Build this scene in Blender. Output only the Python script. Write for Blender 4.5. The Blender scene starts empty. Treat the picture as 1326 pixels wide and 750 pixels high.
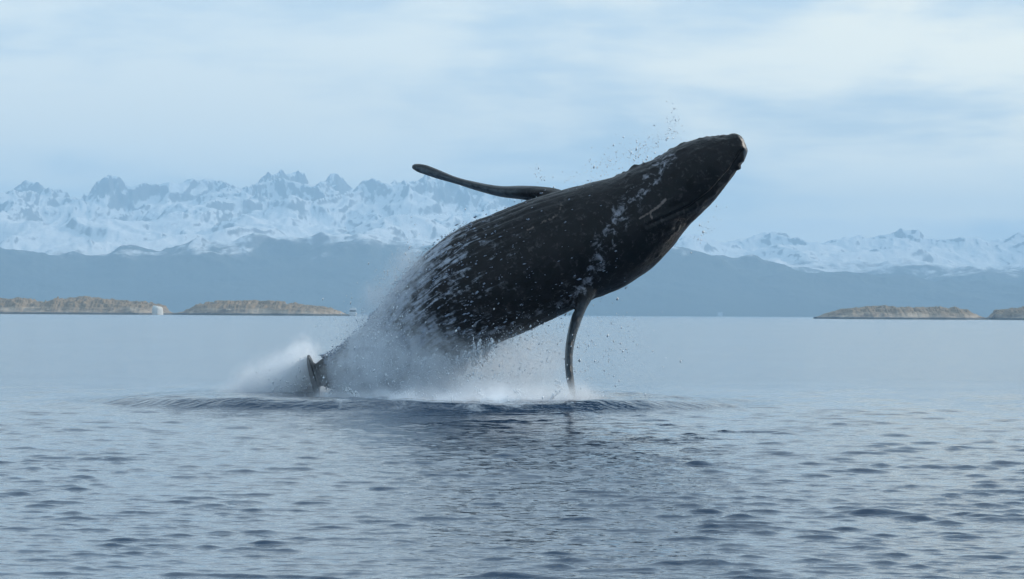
import bpy, math, random
import numpy as np
from mathutils import Vector, Matrix

# ------------------------------------------------------------------ camera, world, sun, exposure
S = bpy.context.scene
COL = S.collection
F = 4717.0                       # focal length in photo pixels (photo 1326 x 750)
CAM_H = 1.8
R3 = Matrix.Rotation(math.radians(90 + 0.389), 3, 'X') @ Matrix.Rotation(math.radians(0.345), 3, 'Z')
cam = bpy.data.objects.new('camera', bpy.data.cameras.new('camera'))
COL.objects.link(cam)
cam.data.sensor_width = 36.0
cam.data.lens = 36.0 * F / 1326.0
cam.data.clip_start = 0.5
cam.data.clip_end = 80000.0
cam.matrix_world = Matrix.Translation((0, 0, CAM_H)) @ R3.to_4x4()
S.camera = cam

SUN_EL, SUN_AZ = math.radians(27), math.radians(54)      # azimuth measured from +Y (the view) towards +X
sun_dir = Vector((math.cos(SUN_EL) * math.sin(SUN_AZ), math.cos(SUN_EL) * math.cos(SUN_AZ), math.sin(SUN_EL)))
sun = bpy.data.objects.new('sun', bpy.data.lights.new('sun', 'SUN'))
COL.objects.link(sun)
sun.data.energy = 2.5
sun.data.angle = math.radians(14)
sun.data.color = (1.0, 0.95, 0.87)
sun.rotation_euler = (-sun_dir).to_track_quat('-Z', 'Y').to_euler()

W = bpy.data.worlds.new('World')
S.world = W
W.use_nodes = True
wn, wl = W.node_tree.nodes, W.node_tree.links
wn.clear()


class NT:
    """small helper for building node trees"""
    def __init__(self, tree):
        self.n, self.l = tree.nodes, tree.links

    def put(self, sock, v):
        if v is None:
            return
        if hasattr(v, 'is_linked'):
            self.l.new(v, sock)
        elif isinstance(v, (tuple, list)):
            sock.default_value = (*v, 1.0) if (len(v) == 3 and len(sock.default_value) == 4) else v
        else:
            sock.default_value = v

    def math(self, op, a, b=None, c=None, clamp=False):
        nd = self.n.new('ShaderNodeMath'); nd.operation = op; nd.use_clamp = clamp
        for i, v in enumerate((a, b, c)):
            self.put(nd.inputs[i], v)
        return nd.outputs[0]

    def vmath(self, op, a, b=None):
        nd = self.n.new('ShaderNodeVectorMath'); nd.operation = op
        self.put(nd.inputs[0], a); self.put(nd.inputs[1], b)
        return nd.outputs['Value'] if op in ('LENGTH', 'DOT_PRODUCT', 'DISTANCE') else nd.outputs[0]

    def mapr(self, v, a, b, c=0.0, d=1.0, smooth=True):
        nd = self.n.new('ShaderNodeMapRange'); nd.interpolation_type = 'SMOOTHSTEP' if smooth else 'LINEAR'
        self.put(nd.inputs[0], v)
        for i, x in enumerate((a, b, c, d)):
            self.put(nd.inputs[1 + i], x)
        return nd.outputs[0]

    def noise(self, vec, scale, detail=4.0, rough=0.55, dist=0.0):
        nd = self.n.new('ShaderNodeTexNoise')
        self.put(nd.inputs['Vector'], vec)
        nd.inputs['Scale'].default_value = scale
        nd.inputs['Detail'].default_value = detail
        nd.inputs['Roughness'].default_value = rough
        nd.inputs['Distortion'].default_value = dist
        return nd.outputs['Fac']

    def mapping(self, vec, scale=(1, 1, 1), loc=(0, 0, 0), rot=(0, 0, 0)):
        nd = self.n.new('ShaderNodeMapping')
        self.put(nd.inputs['Vector'], vec)
        nd.inputs['Location'].default_value = loc
        nd.inputs['Rotation'].default_value = rot
        nd.inputs['Scale'].default_value = scale
        return nd.outputs[0]

    def mix(self, f, a, b):
        nd = self.n.new('ShaderNodeMix'); nd.data_type = 'RGBA'
        self.put(nd.inputs[0], f); self.put(nd.inputs[6], a); self.put(nd.inputs[7], b)
        return nd.outputs[2]

    def coord(self, which='Object'):
        return self.n.new('ShaderNodeTexCoord').outputs[which]

    def attr(self, name):
        nd = self.n.new('ShaderNodeAttribute'); nd.attribute_name = name
        return nd.outputs['Fac']

    def sep(self, v):
        nd = self.n.new('ShaderNodeSeparateXYZ'); self.put(nd.inputs[0], v)
        return nd.outputs

    def bump(self, h, strength, dist, normal=None):
        nd = self.n.new('ShaderNodeBump')
        self.put(nd.inputs['Strength'], strength); self.put(nd.inputs['Distance'], dist)
        self.put(nd.inputs['Height'], h); self.put(nd.inputs['Normal'], normal)
        return nd.outputs[0]


w = NT(W.node_tree)
sky = wn.new('ShaderNodeTexSky')
sky.sky_type = 'NISHITA'
sky.sun_disc = False
sky.sun_elevation = SUN_EL
sky.sun_rotation = SUN_AZ
sky.altitude = 0
sky.air_density = 1.0
sky.dust_density = 1.5
sky.ozone_density = 1.5
wd = w.coord('Generated')
dz = w.sep(wd)
# thin stratus: broad soft bands stretched along the horizon, creamier towards the sun
n1 = w.noise(w.mapping(wd, (13, 13, 42), (3.1, 0.4, 1.7)), 1.0, 5, 0.5, 0.4)
n2 = w.noise(w.mapping(wd, (5, 5, 30), (7.3, 2.2, 5.0)), 1.0, 3, 0.5, 0.2)
n3 = w.noise(w.mapping(wd, (40, 40, 260), (1.3, 5.2, 2.0)), 1.0, 4, 0.6, 0.3)
cl = w.math('ADD', w.math('MULTIPLY', n1, 0.5), w.math('ADD', w.math('MULTIPLY', n2, 0.4), w.math('MULTIPLY', n3, 0.12)))
cover = w.mapr(cl, 0.42, 0.60)
toward = w.mapr(w.vmath('DOT_PRODUCT', wd, tuple(sun_dir)), 0.47, 0.70)
cloud_col = w.mix(toward, (7.6, 8.3, 8.2), (10.0, 9.8, 8.2))
cloud_dark = (5.4, 6.7, 7.7)
cc = w.mix(cover, cloud_dark, cloud_col)
hor = w.mapr(dz[2], 0.02, 0.10, 1.0, 0.0)
cc = w.mix(w.math('MULTIPLY', hor, 0.6), cc, w.mix(cover, (7.2, 8.4, 8.9), w.mix(toward, (12.6, 12.2, 10.4), (19.0, 17.4, 13.2))))
high = w.mapr(dz[2], 0.09, 0.36)
cc = w.mix(w.math('MULTIPLY', high, 0.85), cc, w.mix(cover, (2.6, 3.9, 5.2), (4.2, 5.3, 6.2)))
thin = w.mapr(cl, 0.30, 0.55, 0.80, 0.97)
# a low grey-blue cloud bank lying over the far mountains
bank_n = w.noise(w.mapping(wd, (30, 30, 90), (0.7, 9.1, 0.0)), 1.0, 5, 0.55, 0.3)
up = dz[2]
bank_h = w.math('MULTIPLY_ADD', bank_n, 0.022, 0.016)
bank = w.mapr(w.math('SUBTRACT', bank_h, up), -0.0015, 0.003)
bank = w.math('MULTIPLY', bank, w.mapr(dz[0], 0.03, 0.07))
skyc = w.mix(thin, sky.outputs[0], cc)
skyc = w.mix(w.math('MULTIPLY', bank, 0.35), skyc, (7.2, 8.4, 10.0))
bg = wn.new('ShaderNodeBackground')
bg.inputs['Strength'].default_value = 0.1
wl.new(skyc, bg.inputs['Color'])
wo = wn.new('ShaderNodeOutputWorld')
wl.new(bg.outputs[0], wo.inputs['Surface'])

S.view_settings.view_transform = 'Standard'
S.view_settings.look = 'None'
S.view_settings.gamma = 1.0
S.view_settings.use_curve_mapping = False
S.view_settings.exposure = 0.47
S.render.engine = 'CYCLES'
S.cycles.use_denoising = True
S.cycles.max_bounces = 6
S.cycles.diffuse_bounces = 2
S.cycles.glossy_bounces = 3
S.cycles.volume_bounces = 4
S.cycles.transparent_max_bounces = 16
S.cycles.sample_clamp_indirect = 6.0

# ------------------------------------------------------------------ helpers
rng = np.random.default_rng(11)
random.seed(5)
R3n = np.array(R3)


def P(px, py, Y):
    """world point that the photo shows at pixel (px, py), at distance Y"""
    d = R3n @ np.array([(px - 663.0) / F, -(py - 375.0) / F, -1.0])
    t = Y / d[1]
    return np.array([0, 0, CAM_H]) + t * d


def make_mesh(name, verts, faces, smooth=True):
    verts = np.asarray(verts, dtype=np.float32)
    faces = np.asarray(faces, dtype=np.int32)
    me = bpy.data.meshes.new(name)
    k = faces.shape[1]
    me.vertices.add(len(verts)); me.vertices.foreach_set('co', verts.ravel())
    me.loops.add(faces.size); me.loops.foreach_set('vertex_index', faces.ravel())
    me.polygons.add(len(faces))
    me.polygons.foreach_set('loop_start', np.arange(0, faces.size, k, dtype=np.int32))
    me.polygons.foreach_set('loop_total', np.full(len(faces), k, dtype=np.int32))
    me.polygons.foreach_set('use_smooth', np.full(len(faces), smooth))
    me.update(calc_edges=True)
    me.validate()
    return me


def link(name, me, mat=None, parent=None, loc=None):
    o = bpy.data.objects.new(name, me)
    COL.objects.link(o)
    if mat is not None:
        me.materials.append(mat)
    if parent is not None:
        o.parent = parent
    if loc is not None:
        o.location = loc
    return o


def tag(o, label=None, cat=None, group=None, kind=None):
    for k, v in (('label', label), ('category', cat), ('group', group), ('kind', kind)):
        if v:
            o[k] = v
    return o


def fattr(me, name, vals):
    a = me.attributes.new(name, 'FLOAT', 'POINT')
    a.data.foreach_set('value', np.asarray(vals, dtype=np.float32))


def grid_faces(nr, nc, wrap=False):
    r = np.arange(nr - 1)[:, None]
    c = np.arange(nc if wrap else nc - 1)[None, :]
    c2 = (c + 1) % nc
    a = r * nc + c; b = r * nc + c2; d = (r + 1) * nc + c; e = (r + 1) * nc + c2
    return np.stack([a, b, e, d], -1).reshape(-1, 4)


def new_mat(name):
    m = bpy.data.materials.new(name)
    m.use_nodes = True
    m.node_tree.nodes.clear()
    nt = NT(m.node_tree)
    out = nt.n.new('ShaderNodeOutputMaterial')
    return m, nt, out


def principled(nt, out, color, rough, normal=None, spec=0.5, ior=1.45):
    b = nt.n.new('ShaderNodeBsdfPrincipled')
    nt.put(b.inputs['Base Color'], color)
    nt.put(b.inputs['Roughness'], rough)
    nt.put(b.inputs['Specular IOR Level'], spec)
    nt.put(b.inputs['IOR'], ior)
    nt.put(b.inputs['Normal'], normal)
    nt.l.new(b.outputs[0], out.inputs['Surface'])
    return b


_perm = rng.permutation(512)
_grad = np.array([[math.cos(a), math.sin(a)] for a in np.linspace(0, 2 * math.pi, 32, endpoint=False)])


def perlin(x, y):
    xi, yi = np.floor(x).astype(int), np.floor(y).astype(int)
    xf, yf = x - xi, y - yi
    u, v = xf ** 3 * (xf * (xf * 6 - 15) + 10), yf ** 3 * (yf * (yf * 6 - 15) + 10)

    def g(ix, iy, dx, dy):
        h = _grad[_perm[(_perm[ix & 511] + iy) & 511] & 31]
        return h[..., 0] * dx + h[..., 1] * dy
    a = g(xi, yi, xf, yf) * (1 - u) + g(xi + 1, yi, xf - 1, yf) * u
    b = g(xi, yi + 1, xf, yf - 1) * (1 - u) + g(xi + 1, yi + 1, xf - 1, yf - 1) * u
    return (a * (1 - v) + b * v) * 1.5


def fbm(x, y, o=5, gain=0.5):
    t, amp = 0.0, 1.0
    for i in range(o):
        t = t + amp * perlin(x * 2 ** i + 17.3 * i, y * 2 ** i + 5.1 * i)
        amp *= gain
    return t


def ridged(x, y, o=6, gain=0.5):
    t, amp, wgt = 0.0, 1.0, 1.0
    for i in range(o):
        n = 1 - np.abs(perlin(x * 2 ** i + 31.7 * i, y * 2 ** i + 11.9 * i))
        n = n * n * wgt
        t = t + amp * n
        wgt = np.clip(n * 1.6, 0, 1)
        amp *= gain
    return t


def interp(pts, x):
    p = np.array(pts, float)
    return np.interp(x, p[:, 0], p[:, 1])


# ------------------------------------------------------------------ water: one sheet out to the far shore
dense = np.arange(-0.185, 0.1851, 0.00105)
side = np.radians(np.array([14, 18, 24, 32, 42, 55, 70, 90, 110, 135, 160, 180]))
ang = np.concatenate([-side[:-1][::-1], dense, side])
rows = [15.0]
while rows[-1] < 175:
    r = rows[-1]
    rows.append(r + max(0.03, 0.20 * r * r / (3643 * CAM_H)))
rows = np.concatenate([[0.5, 2, 4, 7, 10, 12.5], rows, np.geomspace(185, 15500, 60)])
RR, AA = np.meshgrid(rows, ang, indexing='ij')
WX, WY = RR * np.sin(AA), RR * np.cos(AA)
dr = np.gradient(rows)[:, None] * np.ones_like(AA)
inner = (np.abs(AA) < 0.19) & (RR > 14) & (RR < 180)
Z = np.zeros_like(WX)
gust = 0.85 + 0.32 * fbm(WX * 0.11 + 3, WY * 0.05 + 8, 3)
for i in range(150):
    lam = 0.13 * (0.95 / 0.13) ** (rng.random() ** 1.0)
    th = rng.normal(0.10, 0.45)
    k = 2 * math.pi / lam
    amp = 0.0102 * lam ** 0.85 * rng.uniform(0.5, 1.3) / math.sqrt(9)
    att = np.clip((lam / (dr * 1.8) - 1.0), 0, 1) * np.clip(lam / (RR * 0.00105 * 2.2) - 1, 0, 1)
    Z += amp * att * np.sin(k * (math.sin(th) * WX + math.cos(th) * WY) + rng.uniform(0, 6.28))
# sharper crests, flatter troughs
sg = Z[inner].std()
u_ = Z / sg
Z = np.where(inner, (0.36 * Z + 0.42 * sg * np.log1p(np.exp((u_ - 1.3) * 3.0)) / 1.3) * gust, 0)
swell = 0.010 * np.sin(0.5 * (WY + 0.3 * WX) + 1.1 * fbm(WX * .03, WY * .03, 2)) * inner
calm = np.clip((RR - 70 + 14 * fbm(WX * 0.12, WY * 0.04, 3)) / 42.0, 0, 1)
Z = (Z + swell) * (1 - 0.8 * calm)
# the ring thrown up by the leaping whale
CX, CY, RX, RY = -1.9, 73.2, 6.95, 8.4
ex, ey = (WX - CX) / RX, (WY - CY) / RY
rad = np.sqrt(ex ** 2 + ey ** 2)
phi = np.arctan2(ey, ex)
wob = 1 + 0.035 * perlin(3 + 1.6 * np.cos(phi), 7 + 1.6 * np.sin(phi)) + 0.012 * perlin(np.cos(phi) * 7, np.sin(phi) * 7 + 4)
rn = (rad / wob - 1) * 7.2
near = np.clip(0.72 - 0.75 * np.sin(phi), 0, 1)
lump = 0.8 + 0.5 * fbm(WX * 0.9, WY * 0.35, 3)
Z += inner * (0.01 + 0.05 * near) * lump * np.exp(-np.where(rn > 0, (rn / 0.55) ** 2, (rn / 0.30) ** 2))
disc = 1 / (1 + np.exp(np.clip(rn, -30, 30) / 0.18))
Z *= 1 - 0.45 * disc
q = np.clip((1 - rad / wob) / 0.11, 0, 1)
taper = np.clip((1 - np.abs(ex)) / 0.36, 0, 1) ** 0.8
Z += inner * 0.235 * taper * (0.88 + 0.25 * fbm(WX * 0.5, WY * 0.25, 3)) * q * q * (3 - 2 * q) * (1 - 0.5 * np.clip(ey, 0, 1))
fx = np.exp(-(((WX - (-0.9)) / 2.4) ** 4)) * np.exp(-(((WY - 68.0) / 3.2) ** 4))
foam = np.clip(fx * disc, 0, 1)
me = make_mesh('water', np.stack([WX, WY, Z], -1).reshape(-1, 3), grid_faces(len(rows), len(ang))[:, ::-1])
fattr(me, 'disc', (disc * inner).ravel())
fattr(me, 'foam', foam.ravel())
fattr(me, 'calm', calm.ravel())

m, nt, out = new_mat('sea_water')
oc = nt.coord('Object')
d_, f_, c_ = nt.attr('disc'), nt.attr('foam'), nt.attr('calm')
b1 = nt.noise(nt.mapping(oc, (2.6, 3.4, 1)), 1.0, 3, 0.5, 0.3)
b2 = nt.noise(nt.mapping(oc, (9.0, 10.0, 1)), 1.0, 2, 0.5, 0.2)
b3 = nt.noise(nt.mapping(oc, (0.09, 0.028, 1)), 1.0, 3, 0.5, 0.3)
hh = nt.math('MULTIPLY_ADD', b2, 0.22, b1)
amt = nt.math('MULTIPLY', nt.mapr(c_, 0, 1, 0.28, 0.20), nt.mapr(b3, 0.35, 0.65, 0.75, 1.2))
amt = nt.math('ADD', amt, nt.math('MULTIPLY', d_, 0.45))
nrm = nt.bump(hh, amt, 0.10)
foam_n = nt.noise(nt.mapping(oc, (2.2, 0.8, 1)), 1.0, 6, 0.65, 0.5)
foam_f = nt.mapr(nt.math('ADD', nt.math('MULTIPLY', f_, 0.75), nt.math('MULTIPLY_ADD', foam_n, 2.2, -1.25)), 0.25, 0.95)
col = nt.mix(foam_f, (0.012, 0.040, 0.085), (0.52, 0.60, 0.68))
rough = nt.math('MULTIPLY_ADD', foam_f, 0.5, nt.mapr(c_, 0, 1, 0.07, 0.12))
principled(nt, out, col, rough, nrm, 0.5, 1.333)
water = tag(link('water', me, m), kind='structure')

# ------------------------------------------------------------------ far terrain


def angz(py_line, px, Y):
    """height at distance Y that shows at pixel row py for column px"""
    out = np.zeros_like(px)
    for i, (a, b) in enumerate(zip(px, py_line)):
        out[i] = P(a, b, Y)[2] - CAM_H
    return out / Y


def terrain(name, px0, px1, nu, Y0, Y1, nv, target, shape, mat, noise_fn, jag=0.0, seed=0.0, smooth_px=40):
    px = np.linspace(px0, px1, nu)
    Ys = Y0 + (Y1 - Y0) * np.linspace(0, 1, nv) ** 1.0
    U, V = np.meshgrid(px, np.linspace(0, 1, nv), indexing='ij')
    YY = np.meshgrid(px, Ys, indexing='ij')[1]
    XX = (U - 663.0) / F * YY
    base = shape(V, U)
    h = np.maximum(base * noise_fn(XX, YY, V), 0)
    tgt_y = interp(target, px) + jag * fbm(px * 0.05 + seed, px * 0 + seed, 4)
    tgt = np.array([P(a, b, 1000.0)[2] - CAM_H for a, b in zip(px, tgt_y)]) / 1000.0
    elev = (h / YY).max(axis=1)
    kw = max(3, int(smooth_px / (px[1] - px[0])))
    kk = np.exp(-0.5 * (np.arange(-2 * kw, 2 * kw + 1) / kw) ** 2); kk /= kk.sum()
    sm_ = lambda q: np.convolve(np.pad(q, 2 * kw, mode='edge'), kk, 'valid')
    sc = sm_(tgt) / np.maximum(sm_(elev), 1e-9) * (1 + 0.5 * (tgt - sm_(tgt)) / sm_(tgt))
    ZZ = h * sc[:, None]
    ZZ[V < 0.001] = -3
    me = make_mesh(name, np.stack([XX, YY, ZZ], -1).reshape(-1, 3), grid_faces(nu, nv)[:, ::-1])
    gx = np.gradient(ZZ, axis=0) / np.gradient(XX, axis=0)
    gy = np.gradient(ZZ, axis=1) / np.gradient(YY, axis=1)
    sl = np.hypot(gx, gy)
    rank = np.argsort(np.argsort(sl.ravel())) / sl.size
    fattr(me, 'steep', rank)
    fattr(me, 'crest', np.exp(-((V - 0.76) / 0.13) ** 2).ravel())
    return link(name, me, mat)


def mountain_mat(name, snow_lo, snow_hi, snow_bias):
    m, nt, out = new_mat(name)
    pos = nt.coord('Object')
    z = nt.sep(pos)[2]
    geo = nt.n.new('ShaderNodeNewGeometry')
    nz = nt.sep(geo.outputs['Normal'])[2]
    a = nt.noise(pos, 1 / 210.0, 6, 0.6, 0.3)
    b = nt.noise(nt.mapping(pos, (1 / 45., 1 / 120., 1 / 40.)), 1.0, 5, 0.6)
    zz = nt.math('ADD', z, nt.math('MULTIPLY_ADD', a, 170.0, -85.0))
    zz = nt.math('ADD', zz, nt.math('MULTIPLY_ADD', b, 130.0, -65.0))
    snow_alt = nt.mapr(zz, snow_lo, snow_hi)
    sv = nt.math('ADD', nt.attr('steep'), nt.math('MULTIPLY', nt.attr('crest'), 0.07))
    sv = nt.math('ADD', sv, nt.math('MULTIPLY_ADD', b, 0.5, -0.25))
    steep = nt.mapr(sv, snow_bias, snow_bias + 0.16, 1.0, 0.0)
    snow_f = nt.math('MULTIPLY', snow_alt, steep)
    rock = nt.mix(b, (0.09, 0.09, 0.095), (0.20, 0.195, 0.19))
    forest = nt.mix(a, (0.012, 0.024, 0.018), (0.085, 0.09, 0.06))
    low = nt.mix(nt.mapr(zz, snow_lo - 25, snow_hi + 25), forest, rock)
    col = nt.mix(snow_f, low, (0.88, 0.88, 0.89))
    principled(nt, out, col, 0.85, nt.bump(b, 0.6, 14.0), 0.2)
    return m


left_ridge = [(-400, 262), (-200, 238), (-100, 250), (0, 243), (20, 241), (50, 250), (65, 244), (95, 239), (112, 243), (138, 232), (150, 236),
              (190, 240), (232, 235), (268, 231), (300, 236), (340, 230), (374, 226), (402, 239), (432, 222), (448, 237),
              (470, 233), (484, 231), (510, 233), (540, 230), (560, 226), (600, 236), (640, 246), (690, 258), (740, 275), (800, 292),
              (880, 302), (940, 308), (975, 306), (1010, 304), (1060, 312), (1110, 308), (1140, 303), (1175, 297), (1210, 305),
              (1250, 312), (1290, 308), (1326, 304), (1420, 288), (1600, 300), (1760, 320)]


def range_noise(X, Y, V):
    r = ridged(X / 620.0 + 4.2 + 0.15 * perlin(X / 300., Y / 300.), Y / 1400.0 + 1.3, 5, 0.5)
    d = fbm(X / 160.0, Y / 330.0, 4)
    c = ridged(X / 48.0 + 1.1, Y / 240.0 + 6.2, 4, 0.55)
    crest = np.exp(-((V - 0.76) / 0.12) ** 2)
    patch = np.clip(0.5 + 0.9 * perlin(X / 420.0 + 2.2, Y * 0 + 3.3), 0, 1) * np.clip(1 - 0.75 * (X - 100) / 500, 0.25, 1)
    return 0.62 + 0.20 * r + 0.035 * d + 0.034 * c * (0.25 + crest * patch)


terr = terrain('snowy_mountains', -420, 1760, 1500, 9300, 13500, 260, left_ridge,
               lambda V, U: np.interp(V, [0, 0.12, 0.35, 0.62, 0.78, 0.88, 1.0], [0.22, 0.40, 0.58, 0.82, 1.0, 0.92, 0.25]),
               mountain_mat('mountain_snow', 120.0, 165.0, 0.80), range_noise, 1.5, 3.3)
tag(terr, kind='structure')

front_line = [(-400, 300), (-150, 318), (0, 322), (90, 330), (170, 322), (250, 312), (330, 306), (400, 304), (470, 305), (540, 309), (620, 306),
              (700, 300), (780, 298), (830, 302), (870, 313), (905, 322), (950, 334), (1000, 341), (1060, 348), (1110, 354), (1180, 357),
              (1240, 362), (1290, 366), (1326, 366), (1450, 352), (1600, 345), (1760, 355)]
hillo = terrain('forested_hills', -420, 1760, 1100, 8000, 9600, 110, front_line,
                lambda V, U: np.interp(V, [0, 0.03, 0.5, 0.82, 1.0], [0.0, 0.05, 0.6, 1.0, 0.75]),
                mountain_mat('hill_forest', 158.0, 200.0, 0.95),
                lambda X, Y, V: 1 + 0.14 * fbm(X / 300.0 + 9, Y / 420.0, 5) + 0.24 * ridged(X / 420., Y / 900., 5), 2.0, 8.8)
tag(hillo, kind='structure')

# ------------------------------------------------------------------ rocky islets


def island_mat():
    m, nt, out = new_mat('islet_rock')
    pos = nt.coord('Object')
    z = nt.sep(pos)[2]
    geo = nt.n.new('ShaderNodeNewGeometry')
    nz = nt.sep(geo.outputs['Normal'])[2]
    a = nt.noise(nt.mapping(pos, (1 / 16., 1 / 16., 1 / 5.)), 1.0, 6, 0.62, 0.4)
    b = nt.noise(nt.mapping(pos, (1 / 3.2, 1 / 3.2, 1 / 2.2)), 1.0, 5, 0.6)
    c = nt.noise(nt.mapping(pos, (1 / 38., 1 / 38., 1 / 9.), (3, 1, 2)), 1.0, 4, 0.55, 0.3)
    rock = nt.mix(nt.mapr(a, 0.3, 0.7), (0.14, 0.095, 0.06), (0.54, 0.42, 0.30))
    rock = nt.mix(nt.mapr(b, 0.55, 0.75), rock, (0.55, 0.49, 0.41))
    scrub = nt.mix(b, (0.13, 0.09, 0.045), (0.36, 0.25, 0.14))
    veg = nt.math('MULTIPLY', nt.mapr(nt.math('ADD', z, nt.math('MULTIPLY', c, 8.0)), 5.5, 9.5), nt.mapr(nz, 0.35, 0.75))
    col = nt.mix(veg, rock, scrub)
    tide = nt.mapr(nt.math('ADD', z, nt.math('MULTIPLY', b, 1.2)), 1.3, 2.4)
    col = nt.mix(tide, (0.07, 0.07, 0.062), col)
    principled(nt, out, col, 0.9, nt.bump(b, 0.8, 1.2), 0.25)
    return m


IM = island_mat()


def island(prof, Y, depth, label, seed):
    p = np.array(prof, float)
    nu = int((p[-1, 0] - p[0, 0]) * 1.6)
    px = np.linspace(p[0, 0], p[-1, 0], nu)
    yv = interp(prof, px)
    nv = 70
    V = np.linspace(-1, 1, nv)
    X = (px[:, None] - 663.0) / F * Y + 0 * V[None, :]
    yv = yv + np.clip(407 - yv, 0, 8) / 8 * 1.5 * fbm(px * 0.09 + seed, px * 0 + seed, 4)
    top = np.array([P(a, b, Y)[2] for a, b in zip(px, yv)])
    wscale = np.clip(np.minimum(px - px[0], px[-1] - px) / 40.0, 0.12, 1) ** 0.6
    Yv = Y + depth * V[None, :] * wscale[:, None] + 6 * fbm(X / 25.0 + seed, X * 0 + V[None, :] * 2, 3)
    cross = (np.clip(1 - np.abs(V) ** 5, 0, 1) * (0.80 + 0.20 * (1 - V ** 2)))[None, :]
    n = 1 + 0.30 * fbm(X / 26.0 + seed, Yv / 26.0, 5) + 0.22 * ridged(X / 8.0, Yv / 12.0 + seed, 4)
    h = cross * n
    h = h / h.max(axis=1, keepdims=True) * np.maximum(top, 0.2)[:, None]
    # rocky benches
    h = h + 0.35 * np.sin(h * 2.2) * 0.6
    h = np.where(np.abs(V)[None, :] > 0.985, -1.0, h)
    x0 = float(X.mean())
    me = make_mesh('island', np.stack([X - x0, Yv - Y, h], -1).reshape(-1, 3), grid_faces(nu, nv)[:, ::-1], True)
    o = link('island', me, IM, None, (x0, Y, 0))
    tag(o, label, 'island', 'rocky islets in the channel')
    return o


isl = island([(-140, 404), (-110, 396), (-60, 388), (0, 386.5), (36, 385.5), (46, 390), (60, 391), (80, 386.5), (100, 383), (122, 385.5), (150, 388),
              (188, 391), (203, 393.5), (209, 395.5), (213, 402), (222, 405), (234, 407)], 2500, 75,
             'long brown rocky islet with a bright pale cliff at its right end', 2.0)
island([(226, 406.5), (240, 402), (252, 397), (264, 391.5), (290, 389.5), (330, 388.5), (362, 390), (392, 394), (430, 399), (446, 405), (452, 408)],
       2480, 60, 'hazy brown rocky islet between the pale cliff and the white boat', 7.0)
island([(1056, 410.5), (1066, 407), (1078, 402.5), (1096, 399.5), (1120, 397.5), (1150, 396.5), (1180, 398), (1206, 397.5), (1232, 397.5), (1247, 401),
        (1258, 406), (1270, 410), (1278, 412)], 2450, 55, 'low flat brown rocky islet right of the whale with dark left tip', 4.4)
island([(1280, 411), (1286, 404), (1294, 401), (1312, 399.5), (1326, 397.5), (1360, 394), (1420, 393), (1470, 403), (1490, 412)], 2480, 55,
       'brown rocky islet cut off by the right edge of the photo', 9.1)

# pale rock face at the right end of the long islet
m, nt, out = new_mat('pale_rock')
pc = nt.coord('Object')
principled(nt, out, nt.mix(nt.noise(pc, 0.5, 5, 0.6), (0.55, 0.52, 0.46), (0.86, 0.85, 0.80)), 0.9, None, 0.2)
c0 = P(203.5, 401.5, 2418)
th = np.linspace(0, 2 * math.pi, 16, endpoint=False)
vs, hs = [], np.linspace(0, 1, 9)
for k_, hgt in enumerate(hs):
    rr = (1 - 0.12 * hgt ** 3) * (1 if k_ < 8 else 0.75)
    for t in th:
        q = 1 + 0.10 * math.sin(3 * t + 1) + 0.05 * math.sin(7 * t - 3 * hgt)
        vs.append((3.6 * rr * q * math.cos(t), 7.5 * rr * q * math.sin(t), -1.2 + (6.9 - 0.5 * math.cos(t)) * hgt))
cf = link('cliff', make_mesh('cliff', vs, grid_faces(9, 16, True)), m, isl)
cf.location = (c0[0] - isl.location.x, c0[1] - isl.location.y, 0.2)
cf['label'] = 'bright pale cliff face'

# ------------------------------------------------------------------ small boat and far building


def plain(name, col, rough=0.5):
    m, nt, out = new_mat(name)
    c = nt.coord('Object')
    dk = tuple(v * 0.82 for v in col)
    principled(nt, out, nt.mix(nt.noise(c, 1.7, 4, 0.6), dk, col), rough, None, 0.4)
    return m


white = plain('white_paint', (0.82, 0.83, 0.84), 0.4)
glass = plain('dark_glass', (0.05, 0.06, 0.07), 0.15)


def prism(name, secs, mat, parent):
    """loft through cross sections given as lists of 3D points"""
    n = len(secs[0])
    vs = [p for s in secs for p in s]
    fs = grid_faces(len(secs), n, True).tolist()
    me = bpy.data.meshes.new(name)
    me.from_pydata(vs, [], fs + [list(range(n))[::-1], [(len(secs) - 1) * n + i for i in range(n)]])
    me.update()
    return link(name, me, mat, parent)


def box(name, x0, x1, y0, y1, z0, z1, mat, parent, top=1.0):
    cx, cy = (x0 + x1) / 2, (y0 + y1) / 2
    a = [(x0, y0, z0), (x1, y0, z0), (x1, y1, z0), (x0, y1, z0)]
    b = [(cx + (x - cx) * top, cy + (y - cy) * top, z1) for x, y, _ in a]
    return prism(name, [a, b], mat, parent)


bp = P(457, 409, 2360)
boat = bpy.data.objects.new('boat', None); COL.objects.link(boat)
boat.location = (bp[0], 2360, 0.0)
tag(boat, 'small white far-off boat on the water past the left islets', 'boat')
secs = []
for y, wd_, dk_, kl in ((-5.5, 2.2, 2.0, 0.1), (-3, 2.7, 2.0, -0.4), (1, 2.75, 2.1, -0.5), (4, 1.9, 2.4, -0.3), (6.2, 0.15, 2.8, 0.8)):
    secs.append([(-wd_, y, dk_), (-wd_ * 0.85, y, 0.5), (0, y, kl), (wd_ * 0.85, y, 0.5), (wd_, y, dk_)])
prism('hull', secs, white, boat)
box('cabin', -1.9, 1.9, -4.5, 2.0, 2.05, 2.7, white, boat)
box('window', -1.92, 1.92, -4.4, 1.95, 2.702, 3.9, glass, boat, 0.94)
box('roof', -2.1, 2.1, -4.7, 2.3, 3.902, 5.3, white, boat, 0.86)
box('mast', -0.12, 0.12, -1.2, -0.95, 5.302, 6.6, white, boat, 0.6)

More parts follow.
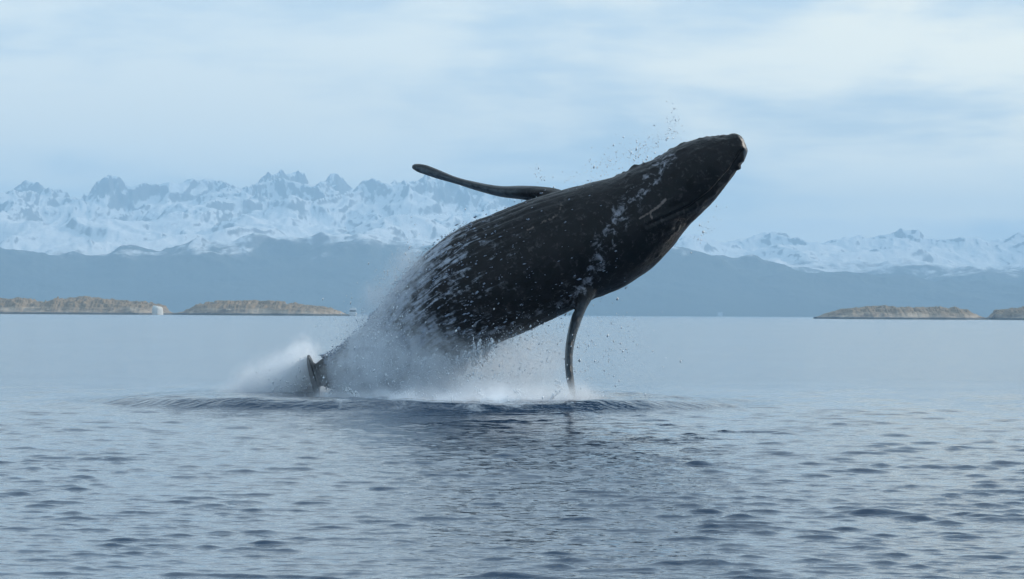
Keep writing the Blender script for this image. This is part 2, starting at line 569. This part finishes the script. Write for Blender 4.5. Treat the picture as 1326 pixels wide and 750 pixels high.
hp = P(932.5, 410, 7985)
house = bpy.data.objects.new('building', None); COL.objects.link(house)
house.location = (hp[0], 7985, 0.0)
tag(house, 'tiny white building at the waterline of the far wooded shore', 'building')
box('wall', -5, 5, -4, 4, -1, 5.0, white, house)
prism('roof', [[(-5.6, -4.6, 5.002), (-5.6, 4.6, 5.002), (-5.6, 0, 8.5)], [(5.6, -4.6, 5.002), (5.6, 4.6, 5.002), (5.6, 0, 8.5)]],
      plain('grey_roof', (0.42, 0.43, 0.45), 0.7), house)
for xx in (-2.5, 2.5):
    box('window', xx - 0.8, xx + 0.8, -4.05, -4.003, 1.5, 3.2, glass, house)

# ------------------------------------------------------------------ the whale
YW = 72.0
st = np.array([  # upper outline x,y ; lower outline x,y (photo pixels), depth ratio
    (966, 188, 967.5, 196, 0.9), (961.5, 179.5, 966, 203, 1.0), (952, 175.5, 961.5, 211, 1.02), (938, 176.3, 953, 222, 1.02), (912, 178, 934, 249, 1.02),
    (878, 188.5, 909, 276, 1.0), (848, 205.5, 889, 296, 0.98), (821, 216.8, 868, 323, 0.96), (794, 229.5, 843, 348, 0.95),
    (764, 236.5, 808, 371.5, 0.95), (729, 246, 767, 388.5, 0.96), (684, 259, 735, 404.5, 0.98), (641, 276, 700, 420.5, 1.0),
    (603, 291, 661, 438, 1.0), (573, 310, 623, 453, 1.0), (542, 336, 588, 465, 1.0), (516, 365, 556, 478, 0.98),
    (492, 397, 522, 490, 0.92), (466, 427, 492, 497, 0.85), (440, 449, 462, 502, 0.72), (418, 464, 436, 505, 0.6), (404, 474, 416, 500, 0.5)])


def catmull(pts, n):
    p = np.asarray(pts, float)
    d = np.r_[0, np.cumsum(np.linalg.norm(np.diff((p[:, :2] + p[:, 2:4]) / 2 if p.shape[1] > 3 else p[:, :2], axis=0), axis=1) ** 0.75)]
    q = np.vstack([2 * p[0] - p[1], p, 2 * p[-1] - p[-2]])
    dq = np.r_[2 * d[0] - d[1], d, 2 * d[-1] - d[-2]]
    out = []
    for t in np.linspace(0, d[-1], n):
        i = min(np.searchsorted(d, t, 'right') - 1, len(p) - 2)
        i = max(i, 0)
        t0, t1, t2, t3 = dq[i:i + 4]
        a, b, c, e = q[i:i + 4]
        m1 = ((b - a) / (t1 - t0) - (c - a) / (t2 - t0) + (c - b) / (t2 - t1)) * (t2 - t1)
        m2 = ((c - b) / (t2 - t1) - (e - b) / (t3 - t1) + (e - c) / (t3 - t2)) * (t2 - t1)
        u = (t - t1) / (t2 - t1)
        out.append((2 * u ** 3 - 3 * u ** 2 + 1) * b + (u ** 3 - 2 * u ** 2 + u) * m1 + (-2 * u ** 3 + 3 * u ** 2) * c + (u ** 3 - u ** 2) * m2)
    return np.array(out)


NS, NR = 170, 64
SM = catmull(st, NS)
s_arr = np.linspace(0, 1, NS)
Yc = YW - 0.9 * (0.55 - s_arr)                      # the head leans a little towards the camera
Up = np.array([P(a[0], a[1], y) for a, y in zip(SM, Yc)])
Lo = np.array([P(a[2], a[3], y) for a, y in zip(SM, Yc)])
Cc, Hv = (Up + Lo) / 2, (Up - Lo) / 2
Rd = np.linalg.norm(Hv, axis=1) * SM[:, 4]
tt = np.linspace(0, 2 * math.pi, NR, endpoint=False)


def loft(C, A, Bv):
    """rings C + cos*A + sin*B, capped; returns verts, quads and tris as quads"""
    n = len(C)
    v = (C[:, None, :] + np.cos(tt)[None, :, None] * A[:, None, :] + np.sin(tt)[None, :, None] * Bv[:, None, :]).reshape(-1, 3)
    f = grid_faces(n, NR, True)
    v = np.vstack([v, C[:1], C[-1:]])
    i0, i1 = n * NR, n * NR + 1
    k = np.arange(NR); k2 = (k + 1) % NR
    tri = [(i0, b, a) for a, b in zip(k, k2)] + [(i1, (n - 1) * NR + a, (n - 1) * NR + b) for a, b in zip(k, k2)]
    return v, f.tolist(), tri


parts = []
By = np.zeros_like(Hv); By[:, 1] = -Rd               # sin=1 faces the camera
parts.append(loft(Cc, Hv, By))


def fin(outline, Ys, chord, tilt=0.0):
    """flipper seen edge-on: outline rows (x_up,y_up,x_lo,y_lo), chord runs in depth"""
    o = catmull(outline, 60)
    k = np.linspace(0, 1, 60)
    yy = np.interp(k, np.linspace(0, 1, len(Ys)), Ys)
    ch = np.interp(k, np.linspace(0, 1, len(chord)), chord) * (1 + 0.07 * np.sin(k * 52) * np.sin(k * 19 + 1))
    u = np.array([P(a[0], a[1], y) for a, y in zip(o, yy)])
    l = np.array([P(a[2], a[3], y) for a, y in zip(o, yy)])
    C, A = (u + l) / 2, (u - l) / 2
    B = np.zeros_like(A); B[:, 1] = -ch
    return loft(C, A, B)


# far flipper, swept back over the body
parts.append(fin([(533, 213.5, 533.5, 218.5), (540, 212, 541, 223), (550, 213.3, 548, 225.5), (567, 219.5, 566, 231.5), (590, 229, 588, 237.5), (618, 236, 616, 246.5),
                  (649, 241, 648, 255), (675, 240.5, 678, 259), (704, 242, 712, 266), (726, 246, 730, 280), (742, 256, 748, 300)],
                 [74.6, 73.9, 73.2, 72.6, 72.2], [0.16, 0.30, 0.38, 0.44, 0.46, 0.46]))
# near flipper, hanging down to the water
parts.append(fin([(735, 350, 778, 352), (741, 380, 770, 383), (746, 395, 763, 393), (741, 408, 756, 408), (736, 426, 748.5, 428), (732.5, 446, 743.5, 447), (731.5, 470, 741.5, 470),
                  (733, 488, 743, 489), (736, 503, 745, 504), (739, 514, 745.5, 515), (741, 520, 745, 520)],
                 [71.7, 71.4, 71.1, 70.8, 70.6], [0.42, 0.46, 0.46, 0.42, 0.36, 0.26, 0.14]))
# flukes, seen edge-on as a dark blade behind the water cone
fl = []
for k in np.linspace(-1, 1, 31):
    c = 1 - abs(k) ** 1.7
    y0 = 72.35 + 1.75 * k
    t_ = abs(k)
    top = np.array([399, 459 + 3 * t_]); bot = np.array([413, 518 - 14 * t_ ** 2])
    if t_ > 0.97:
        bot = top + (bot - top) * 0.45
    a, b = P(*top, y0), P(*bot, y0)
    fl.append((a, b, 0.02 + 0.10 * c))
C = np.array([(a + b) / 2 for a, b, _ in fl]); A = np.array([(a - b) / 2 for a, b, _ in fl])
B = []
for (a, b, h) in fl:
    d = (a - b) / np.linalg.norm(a - b)
    n = np.cross(d, [0, 1, 0]); B.append(n / np.linalg.norm(n) * h * 0.62)
parts.append(loft(C, A, np.array(B)))
# small hooked dorsal fin on the underside of the outline
dl = [(575, 452, 612, 447), (575, 461, 606, 455.5), (577, 468, 600, 462), (578.5, 472, 591, 469), (580, 474, 586, 473)]
u = np.array([P(a[0], a[1], 72.05) for a in dl]); l = np.array([P(a[2], a[3], 72.05) for a in dl])
B = np.zeros((5, 3)); B[:, 1] = [-0.20, -0.14, -0.09, -0.05, -0.02]
parts.append(loft((u + l) / 2, (u - l) / 2, B))

vv, ff, base = [], [], 0
for v, q, t in parts:
    vv.append(v); ff += [[i + base for i in f] for f in q] + [[i + base for i in f] for f in t]
    base += len(v)
me0 = bpy.data.meshes.new('whale_cage')
me0.from_pydata(np.vstack(vv).tolist(), [], ff)
me0.update()
tmp = bpy.data.objects.new('whale_cage', me0)
COL.objects.link(tmp)
md = tmp.modifiers.new('r', 'REMESH'); md.mode = 'VOXEL'; md.voxel_size = 0.03
sm = tmp.modifiers.new('s', 'SMOOTH'); sm.factor = 0.5; sm.iterations = 5
dg = bpy.context.evaluated_depsgraph_get()
me = bpy.data.meshes.new_from_object(tmp.evaluated_get(dg))
me.name = 'humpback_whale'
bpy.data.objects.remove(tmp); bpy.data.meshes.remove(me0)

nvt = len(me.vertices)
co = np.empty(nvt * 3, np.float32); me.vertices.foreach_get('co', co); co = co.reshape(-1, 3).astype(float)
no = np.empty(nvt * 3, np.float32); me.vertex_normals.foreach_get('vector', no); no = no.reshape(-1, 3).astype(float)


def body_coords(p):
    """(s along body, angle round it, radius ratio) of points"""
    best = np.full(len(p), 1e9); idx = np.zeros(len(p), int)
    for i in range(0, NS, 1):
        d = ((p - Cc[i]) ** 2).sum(1)
        mk = d < best
        best[mk] = d[mk]; idx[mk] = i
    hx = Hv[idx]; hl = np.linalg.norm(hx, axis=1)
    e = p - Cc[idx]
    ca = (e * hx).sum(1) / hl ** 2
    sa = -e[:, 1] / Rd[idx]
    return s_arr[idx], np.arctan2(sa, ca), np.hypot(ca, sa)


def proj(p):
    q = (p - np.array([0, 0, CAM_H])) @ R3n
    return 663 + F * q[:, 0] / -q[:, 2], 375 - F * q[:, 1] / -q[:, 2]


bs, bt, br = body_coords(co)
px, py = proj(co)


def seg_dist(x, y, line):
    d = np.full(len(x), 1e9)
    for (x0, y0), (x1, y1) in zip(line[:-1], line[1:]):
        t = np.clip(((x - x0) * (x1 - x0) + (y - y0) * (y1 - y0)) / ((x1 - x0) ** 2 + (y1 - y0) ** 2), 0, 1)
        d = np.minimum(d, np.hypot(x - x0 - t * (x1 - x0), y - y0 - t * (y1 - y0)))
    return d


flip = np.clip((br - 1.12) / 0.2, 0, 1) * (bs < 0.72)
side_near = np.sin(bt) > -0.2
disp = np.zeros(nvt)
# pleats along the belly side
pl = np.cos(bt * 34)
pmask = np.clip((np.cos(bt + 0.1) - 0.05) / 0.3, 0, 1) * np.clip((bs - 0.36) / 0.15, 0, 1) * np.clip((0.85 - bs) / 0.1, 0, 1)
disp -= 0.016 * pmask * (1 - flip) * np.clip(-pl, 0, 1) ** 0.8
# jaw line
jaw = seg_dist(px, py, [(960, 196), (944, 222), (920, 248), (893, 268), (866, 280), (838, 292)])
disp -= 0.028 * np.exp(-(jaw / 1.8) ** 2) * side_near * (bs < 0.4)
disp += 0.022 * np.exp(-((jaw - 4.5) / 3.0) ** 2) * side_near * (bs < 0.4)
# knobs (tubercles) on the snout edge and jaw
for _ in range(75):
    s_ = rng.uniform(0.01, 0.30); a_ = rng.choice([rng.normal(0.25, 0.3), rng.normal(0.9, 0.35), rng.normal(2.6, 0.25), rng.normal(0, .1)])
    i = int(s_ * (NS - 1))
    q = Cc[i] + math.cos(a_) * Hv[i] + math.sin(a_) * np.array([0, -Rd[i], 0])
    r_ = rng.uniform(0.035, 0.06)
    disp += rng.uniform(0.013, 0.028) * np.exp(-((co - q) ** 2).sum(1) / r_ ** 2)
# chin lump at the tip
q = P(951, 178, Yc[2]); disp += 0.045 * np.exp(-((co - q) ** 2).sum(1) / 0.13 ** 2)
# blowhole-less broad skin undulation
disp += 0.010 * fbm(bs * 26, bt * 3.0, 4) * (1 - flip)
co = co + no * disp[:, None]
me.vertices.foreach_set('co', co.astype(np.float32).ravel())
me.polygons.foreach_set('use_smooth', np.full(len(me.polygons), True))
me.update()
# markings (real colour of the skin, barnacle scars and running foam)
rear = np.clip((bs - 0.42) / 0.42, 0, 1)
rear_top = np.clip((np.cos(bt) - 0.15) / 0.85, 0, 1)
runs = (px > 424) * np.clip(rear ** 1.5 * 1.05 + 0.35 * rear_top * np.clip((bs - 0.42) / 0.2, 0, 1), 0, 1)
band = np.exp(-(seg_dist(px, py, [(862, 204), (842, 238), (815, 262), (797, 285), (783, 318), (775, 345), (757, 368), (738, 390)]) / 17.0) ** 2)
band = np.maximum(band, 0.8 * np.exp(-(seg_dist(px, py, [(650, 425), (690, 405), (740, 388)]) / 9.0) ** 2))
scar = np.exp(-(seg_dist(px, py, [(828, 283), (842, 275), (852, 268), (862, 259)]) / 2.6) ** 2)
scar = np.maximum(scar, np.exp(-(seg_dist(px, py, [(842, 274), (844, 284)]) / 2.0) ** 2))
scar = np.maximum(scar, 0.7 * np.exp(-(seg_dist(px, py, [(683, 298), (702, 288), (722, 279), (728, 262)]) / 3.0) ** 2))
scar = np.maximum(scar, 0.5 * np.exp(-(seg_dist(px, py, [(878, 268), (894, 264)]) / 3.0) ** 2))
scar = np.maximum(scar, 0.35 * np.exp(-(((px - 913) / 7) ** 2 + ((py - 211) / 5.5) ** 2) ** 2))
for (a, b) in ((745, 311), (755, 291), (728, 323), (766, 272), (728, 355), (897, 227)):
    scar = np.maximum(scar, 0.75 * np.exp(-((px - a) ** 2 + (py - b) ** 2) / 3.2 ** 2))
scar *= side_near
fattr(me, 'runs', runs * (1 - flip)); fattr(me, 'band', band * side_near * (1 - flip)); fattr(me, 'scar', scar * (1 - flip))
fattr(me, 'flip', flip)
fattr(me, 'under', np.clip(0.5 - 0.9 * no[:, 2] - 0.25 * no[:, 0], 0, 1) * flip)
fattr(me, 'sx', bs * 10.5); fattr(me, 'tx', bt * 1.25)

m, nt, out = new_mat('whale_skin')
oc = nt.coord('Object')
cb = nt.n.new('ShaderNodeCombineXYZ')
nt.l.new(nt.attr('sx'), cb.inputs[0]); nt.l.new(nt.attr('tx'), cb.inputs[1])
bv = cb.outputs[0]
streak = nt.noise(nt.mapping(bv, (1.7, 9.0, 1)), 1.0, 5, 0.65, 0.9)
speck = nt.noise(oc, 6.5, 6, 0.68, 0.5)
fine = nt.noise(oc, 22.0, 4, 0.6)
mott = nt.noise(oc, 2.1, 5, 0.6, 0.4)
run_f = nt.mapr(nt.math('ADD', nt.math('MULTIPLY_ADD', streak, 0.9, nt.math('MULTIPLY', speck, 0.55)), nt.math('MULTIPLY', nt.attr('runs'), 0.30)), 0.86, 1.06)
patchy = nt.noise(nt.mapping(bv, (0.9, 1.6, 1)), 1.0, 4, 0.6, 0.6)
run_f = nt.math('MULTIPLY', run_f, nt.math('MULTIPLY', nt.mapr(nt.attr('runs'), 0.02, 0.25), nt.mapr(nt.math('MULTIPLY_ADD', nt.attr('runs'), 0.25, patchy), 0.42, 0.66, 0.12, 1.0)))
band_f = nt.math('MULTIPLY', nt.mapr(nt.math('MULTIPLY_ADD', speck, 1.0, nt.math('MULTIPLY', nt.attr('band'), 0.17)), 0.62, 0.80), nt.attr('band'))
base_c = nt.mix(nt.mapr(mott, 0.35, 0.7), (0.003, 0.003, 0.004), (0.012, 0.0105, 0.012))
base_c = nt.mix(nt.mapr(nt.math('MULTIPLY_ADD', fine, 0.4, speck), 0.72, 0.92), base_c, (0.05, 0.046, 0.048))
flip_c = nt.mix(nt.mapr(nt.math('MULTIPLY_ADD', speck, 0.6, nt.math('MULTIPLY', mott, 0.5)), 0.42, 0.66), (0.04, 0.053, 0.064), (0.15, 0.185, 0.21))
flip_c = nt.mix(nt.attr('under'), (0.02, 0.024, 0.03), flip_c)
base_c = nt.mix(nt.attr('flip'), base_c, flip_c)
col = nt.mix(nt.math('MULTIPLY', band_f, 0.75), base_c, (0.36, 0.38, 0.44))
col = nt.mix(nt.math('MULTIPLY', nt.mapr(nt.math('MULTIPLY_ADD', nt.math('ADD', fine, speck), 0.9, nt.attr('scar')), 1.45, 1.85), 0.5), col, (0.34, 0.28, 0.25))
col = nt.mix(nt.math('MULTIPLY', run_f, 0.85), col, (0.42, 0.47, 0.56))
nrm = nt.bump(nt.math('MULTIPLY_ADD', fine, 0.3, speck), 0.5, 0.03)
principled(nt, out, col, nt.mapr(mott, 0.3, 0.7, 0.30, 0.48), nrm, 0.30, 1.38)
me.materials.clear()
whale = tag(link('humpback_whale', me, m), 'black humpback whale leaping from the sea in a burst of spray, flippers spread', 'whale')

# ------------------------------------------------------------------ spray: mist, drops and running water
# mist as a volume of uneven density
sp0 = P(560, 470, 71.4)
VX, VY, VZ = (-6.6, 3.6), (66.2, 75.8), (-0.15, 3.6)
bxm = [(x, y, z) for x in VX for y in VY for z in VZ]
bf = [(0, 1, 3, 2), (4, 6, 7, 5), (0, 4, 5, 1), (2, 3, 7, 6), (0, 2, 6, 4), (1, 5, 7, 3)]
me = make_mesh('spray', bxm, bf, False)
m, nt, out = new_mat('spray_mist')
pos = nt.coord('Object')
warp = nt.vmath('SCALE', nt.vmath('SUBTRACT', nt.noise(pos, 1.1, 2), (0.5, 0.5, 0.5)))
wnode = nt.n.new('ShaderNodeTexNoise'); wnode.inputs['Scale'].default_value = 1.3; wnode.inputs['Detail'].default_value = 3
nt.l.new(pos, wnode.inputs['Vector'])
off = nt.vmath('MULTIPLY', nt.vmath('SUBTRACT', wnode.outputs['Color'], (0.5, 0.5, 0.5)), (0.7, 0.7, 0.7))
wp = nt.vmath('ADD', pos, off)
total = None
for (bx, by, sx, sy, Yd, sY, amp) in (
        (368, 512, 34, 26, 73.5, 0.8, 4.5), (340, 524, 42, 12, 73.2, 0.9, 3.0), (390, 488, 14, 26, 73.5, 0.6, 4.0), (535, 345, 20, 18, 71.6, 0.6, 0.35), (500, 385, 20, 20, 71.4, 0.6, 0.45),    # left cone
        (465, 490, 30, 28, 71.0, 0.7, 1.3), (505, 500, 50, 30, 70.9, 0.8, 1.5), (480, 440, 26, 28, 70.8, 0.5, 0.55),
        (545, 478, 42, 32, 70.9, 0.7, 1.0), (560, 524, 75, 11, 68.6, 0.9, 2.2), (455, 525, 34, 9, 69.4, 0.7, 1.5), (640, 518, 80, 18, 69.2, 1.2, 0.7),
        (660, 470, 60, 34, 71.8, 1.0, 0.32), (720, 518, 46, 9, 69.6, 1.0, 0.6), (520, 385, 24, 34, 70.7, 0.4, 0.22)):
    c = P(bx, by, Yd)
    kx = Yd / F
    amp *= 3.6
    dv = nt.vmath('DIVIDE', nt.vmath('SUBTRACT', wp, tuple(c)), (sx * kx, sY, sy * kx))
    r2 = nt.vmath('DOT_PRODUCT', dv, dv)
    g = nt.math('MULTIPLY', nt.math('POWER', 2.718, nt.math('MULTIPLY', r2, -0.9)), amp)
    total = g if total is None else nt.math('ADD', total, g)
nz_ = nt.noise(nt.mapping(pos, (1.5, 1.5, 1.1)), 1.9, 7, 0.74, 0.8)
dens = nt.math('MULTIPLY', nt.math('MAXIMUM', nt.math('SUBTRACT', total, 0.06), 0.0), nt.mapr(nz_, 0.42, 0.62, 0.03, 2.2))
vol = nt.n.new('ShaderNodeVolumePrincipled')
vol.inputs['Color'].default_value = (0.90, 0.95, 1.0, 1)
vol.inputs['Anisotropy'].default_value = 0.4
nt.l.new(dens, vol.inputs['Density'])
nt.l.new(vol.outputs[0], out.inputs['Volume'])
spray = tag(link('spray', me, m), 'white mist of spray round the tail of the leaping whale', 'spray', kind='stuff')

OCT = np.array([(1, 0, 0), (-1, 0, 0), (0, 1, 0), (0, -1, 0), (0, 0, 1), (0, 0, -1)], float)
OF = np.array([(0, 2, 4), (2, 1, 4), (1, 3, 4), (3, 0, 4), (2, 0, 5), (1, 2, 5), (3, 1, 5), (0, 3, 5)])


def drops_mesh(name, pts, rad, axis=None, stretch=1.0):
    n = len(pts)
    v = OCT[None] * rad[:, None, None] * rng.uniform(0.7, 1.3, (n, 6, 1))
    if axis is not None:
        a = axis / np.linalg.norm(axis, axis=1, keepdims=True)
        proj_ = (v * a[:, None, :]).sum(2, keepdims=True)
        st_ = stretch if np.ndim(stretch) else np.full(n, stretch)
        v = v + a[:, None, :] * proj_ * (st_[:, None, None] - 1)
    v = v + pts[:, None, :]
    f = OF[None] + 6 * np.arange(n)[:, None, None]
    return make_mesh(name, v.reshape(-1, 3), f.reshape(-1, 3), True)


pts = []


def scatter(n, bx, by, sx, sy, Yd, sY, slant=0.0):
    a = rng.normal(0, 1, n); b = rng.normal(0, 1, n)
    for i in range(n):
        y = Yd + rng.normal(0, sY)
        p = P(bx + a[i] * sx, by + b[i] * sy + slant * a[i] * sx, y)
        if p[2] > 0.0:
            pts.append(p)


scatter(700, 375, 508, 26, 16, 72.2, 0.6)
scatter(1500, 490, 490, 45, 26, 70.8, 0.6)
scatter(1900, 570, 505, 60, 20, 70.8, 0.7)
scatter(1500, 590, 526, 75, 7, 68.4, 0.8)
scatter(1100, 665, 470, 45, 32, 71.6, 0.8)
scatter(260, 780, 445, 35, 32, 71.8, 0.8)
scatter(700, 480, 425, 24, 24, 70.8, 0.4)
scatter(500, 515, 365, 18, 24, 71.2, 0.5, -0.9)
scatter(330, 800, 205, 34, 12, 72.2, 0.4, -0.42)
scatter(160, 848, 185, 16, 12, 72.2, 0.3, -0.5)
scatter(60, 872, 160, 6, 12, 72.0, 0.2)
scatter(26, 697, 222, 4, 8, 72.2, 0.2)
scatter(60, 915, 292, 10, 10, 72.0, 0.3, -0.9)
scatter(500, 640, 440, 40, 14, 71.6, 0.5, -0.45)
scatter(900, 735, 515, 25, 5, 70.8, 0.4)
n_fine = len(pts)
# ropes and fingers of water: thrown up from the base, and falling from the belly and flank
big = []
for j in range(230):
    if j < 150:                                       # thrown up and outwards
        x0_, y0_ = rng.uniform(415, 735), rng.uniform(522, 534)
        dx_, dy_ = rng.normal(0.0, 0.45), -rng.uniform(0.5, 1.0)
        L = rng.uniform(12, 46)
    else:                                            # dripping off the whale
        x0_ = rng.uniform(470, 640)
        y0_ = float(np.interp(x0_, [470, 520, 585, 640], [470, 478, 468, 447])) - rng.uniform(0, 14)
        dx_, dy_ = rng.normal(-0.12, 0.12), 1.0
        L = rng.uniform(10, 36)
    Yd = rng.uniform(68.4, 71.6) if j < 150 else rng.uniform(70.8, 72.2)
    nn = int(L * 1.6)
    wob_ = rng.uniform(0, 6)
    for q_ in range(nn):
        t_ = q_ / nn
        x_ = x0_ + dx_ * L * t_ + 2.2 * t_ * math.sin(5 * t_ + wob_) + rng.normal(0, 0.6 + 2.5 * t_)
        y_ = y0_ + dy_ * L * t_ + (14 * t_ * t_ if j < 150 else 0) + rng.normal(0, 1.0)
        pp = P(x_, y_, Yd + rng.normal(0, 0.05))
        if pp[2] > 0:
            pts.append(pp); big.append(rng.uniform(0.012, 0.032) * (1 - 0.65 * t_))
pts = np.array(pts)
rad = np.concatenate([rng.lognormal(math.log(0.0072), 0.42, n_fine), np.array(big)])
m, nt, out = new_mat('water_drops')
principled(nt, out, (0.74, 0.80, 0.86), 0.25, None, 0.5, 1.333)
dm = drops_mesh('droplets', pts, rad, np.tile([[0.25, 0, 1.0]], (len(pts), 1)), rng.uniform(0.8, 2.2, len(pts)))
tag(link('droplets', dm, m), 'fine drops of water flying off the leaping whale', 'drops', kind='stuff')

# sheets of water streaming off the rear half of the body
n = 6500
ss = np.clip(1 - np.abs(rng.normal(0, 0.24, n)), 0.35, 0.97)
aa = rng.uniform(-0.35, math.pi + 0.25, n)
clump = fbm(ss * 30, aa * 4, 4)
keep = clump > rng.uniform(-0.7, 0.9, n)
ss, aa = ss[keep], aa[keep]
ix = (ss * (NS - 1)).astype(int)
lift = 1.0 + np.abs(rng.normal(0, 0.035, len(ss))) + 0.012
fp = Cc[ix] + lift[:, None] * (np.cos(aa)[:, None] * Hv[ix] + np.sin(aa)[:, None] * np.stack([0 * ss, -Rd[ix], 0 * ss], 1))
fp += rng.normal(0, 0.02, fp.shape)
ax = Cc[np.minimum(ix + 3, NS - 1)] - Cc[np.maximum(ix - 3, 0)]
m, nt, out = new_mat('streaming_water')
principled(nt, out, (0.26, 0.32, 0.42), 0.4, None, 0.5, 1.333)
fm = drops_mesh('streaming_water', fp, rng.lognormal(math.log(0.0078), 0.45, len(fp)), ax + rng.normal(0, 0.05, ax.shape), rng.uniform(1.0, 3.5, len(fp)))
tag(link('streaming_water', fm, m), 'white water streaming down the black flank of the leaping whale', 'water', kind='stuff')

# ------------------------------------------------------------------ the air: one box of thin haze
hx = [(x, y, z) for x in (-16500, 16500) for y in (-16500, 16500) for z in (-4, 530)]
me = make_mesh('haze', hx, bf, False)
m, nt, out = new_mat('haze_air')
vol = nt.n.new('ShaderNodeVolumePrincipled')
vol.inputs['Color'].default_value = (0.48, 0.735, 0.96, 1)
vol.inputs['Density'].default_value = 1.38e-4
vol.inputs['Anisotropy'].default_value = 0.0
nt.l.new(vol.outputs[0], out.inputs['Volume'])
tag(link('haze', me, m), 'thin blue haze over the channel', 'haze', kind='stuff')
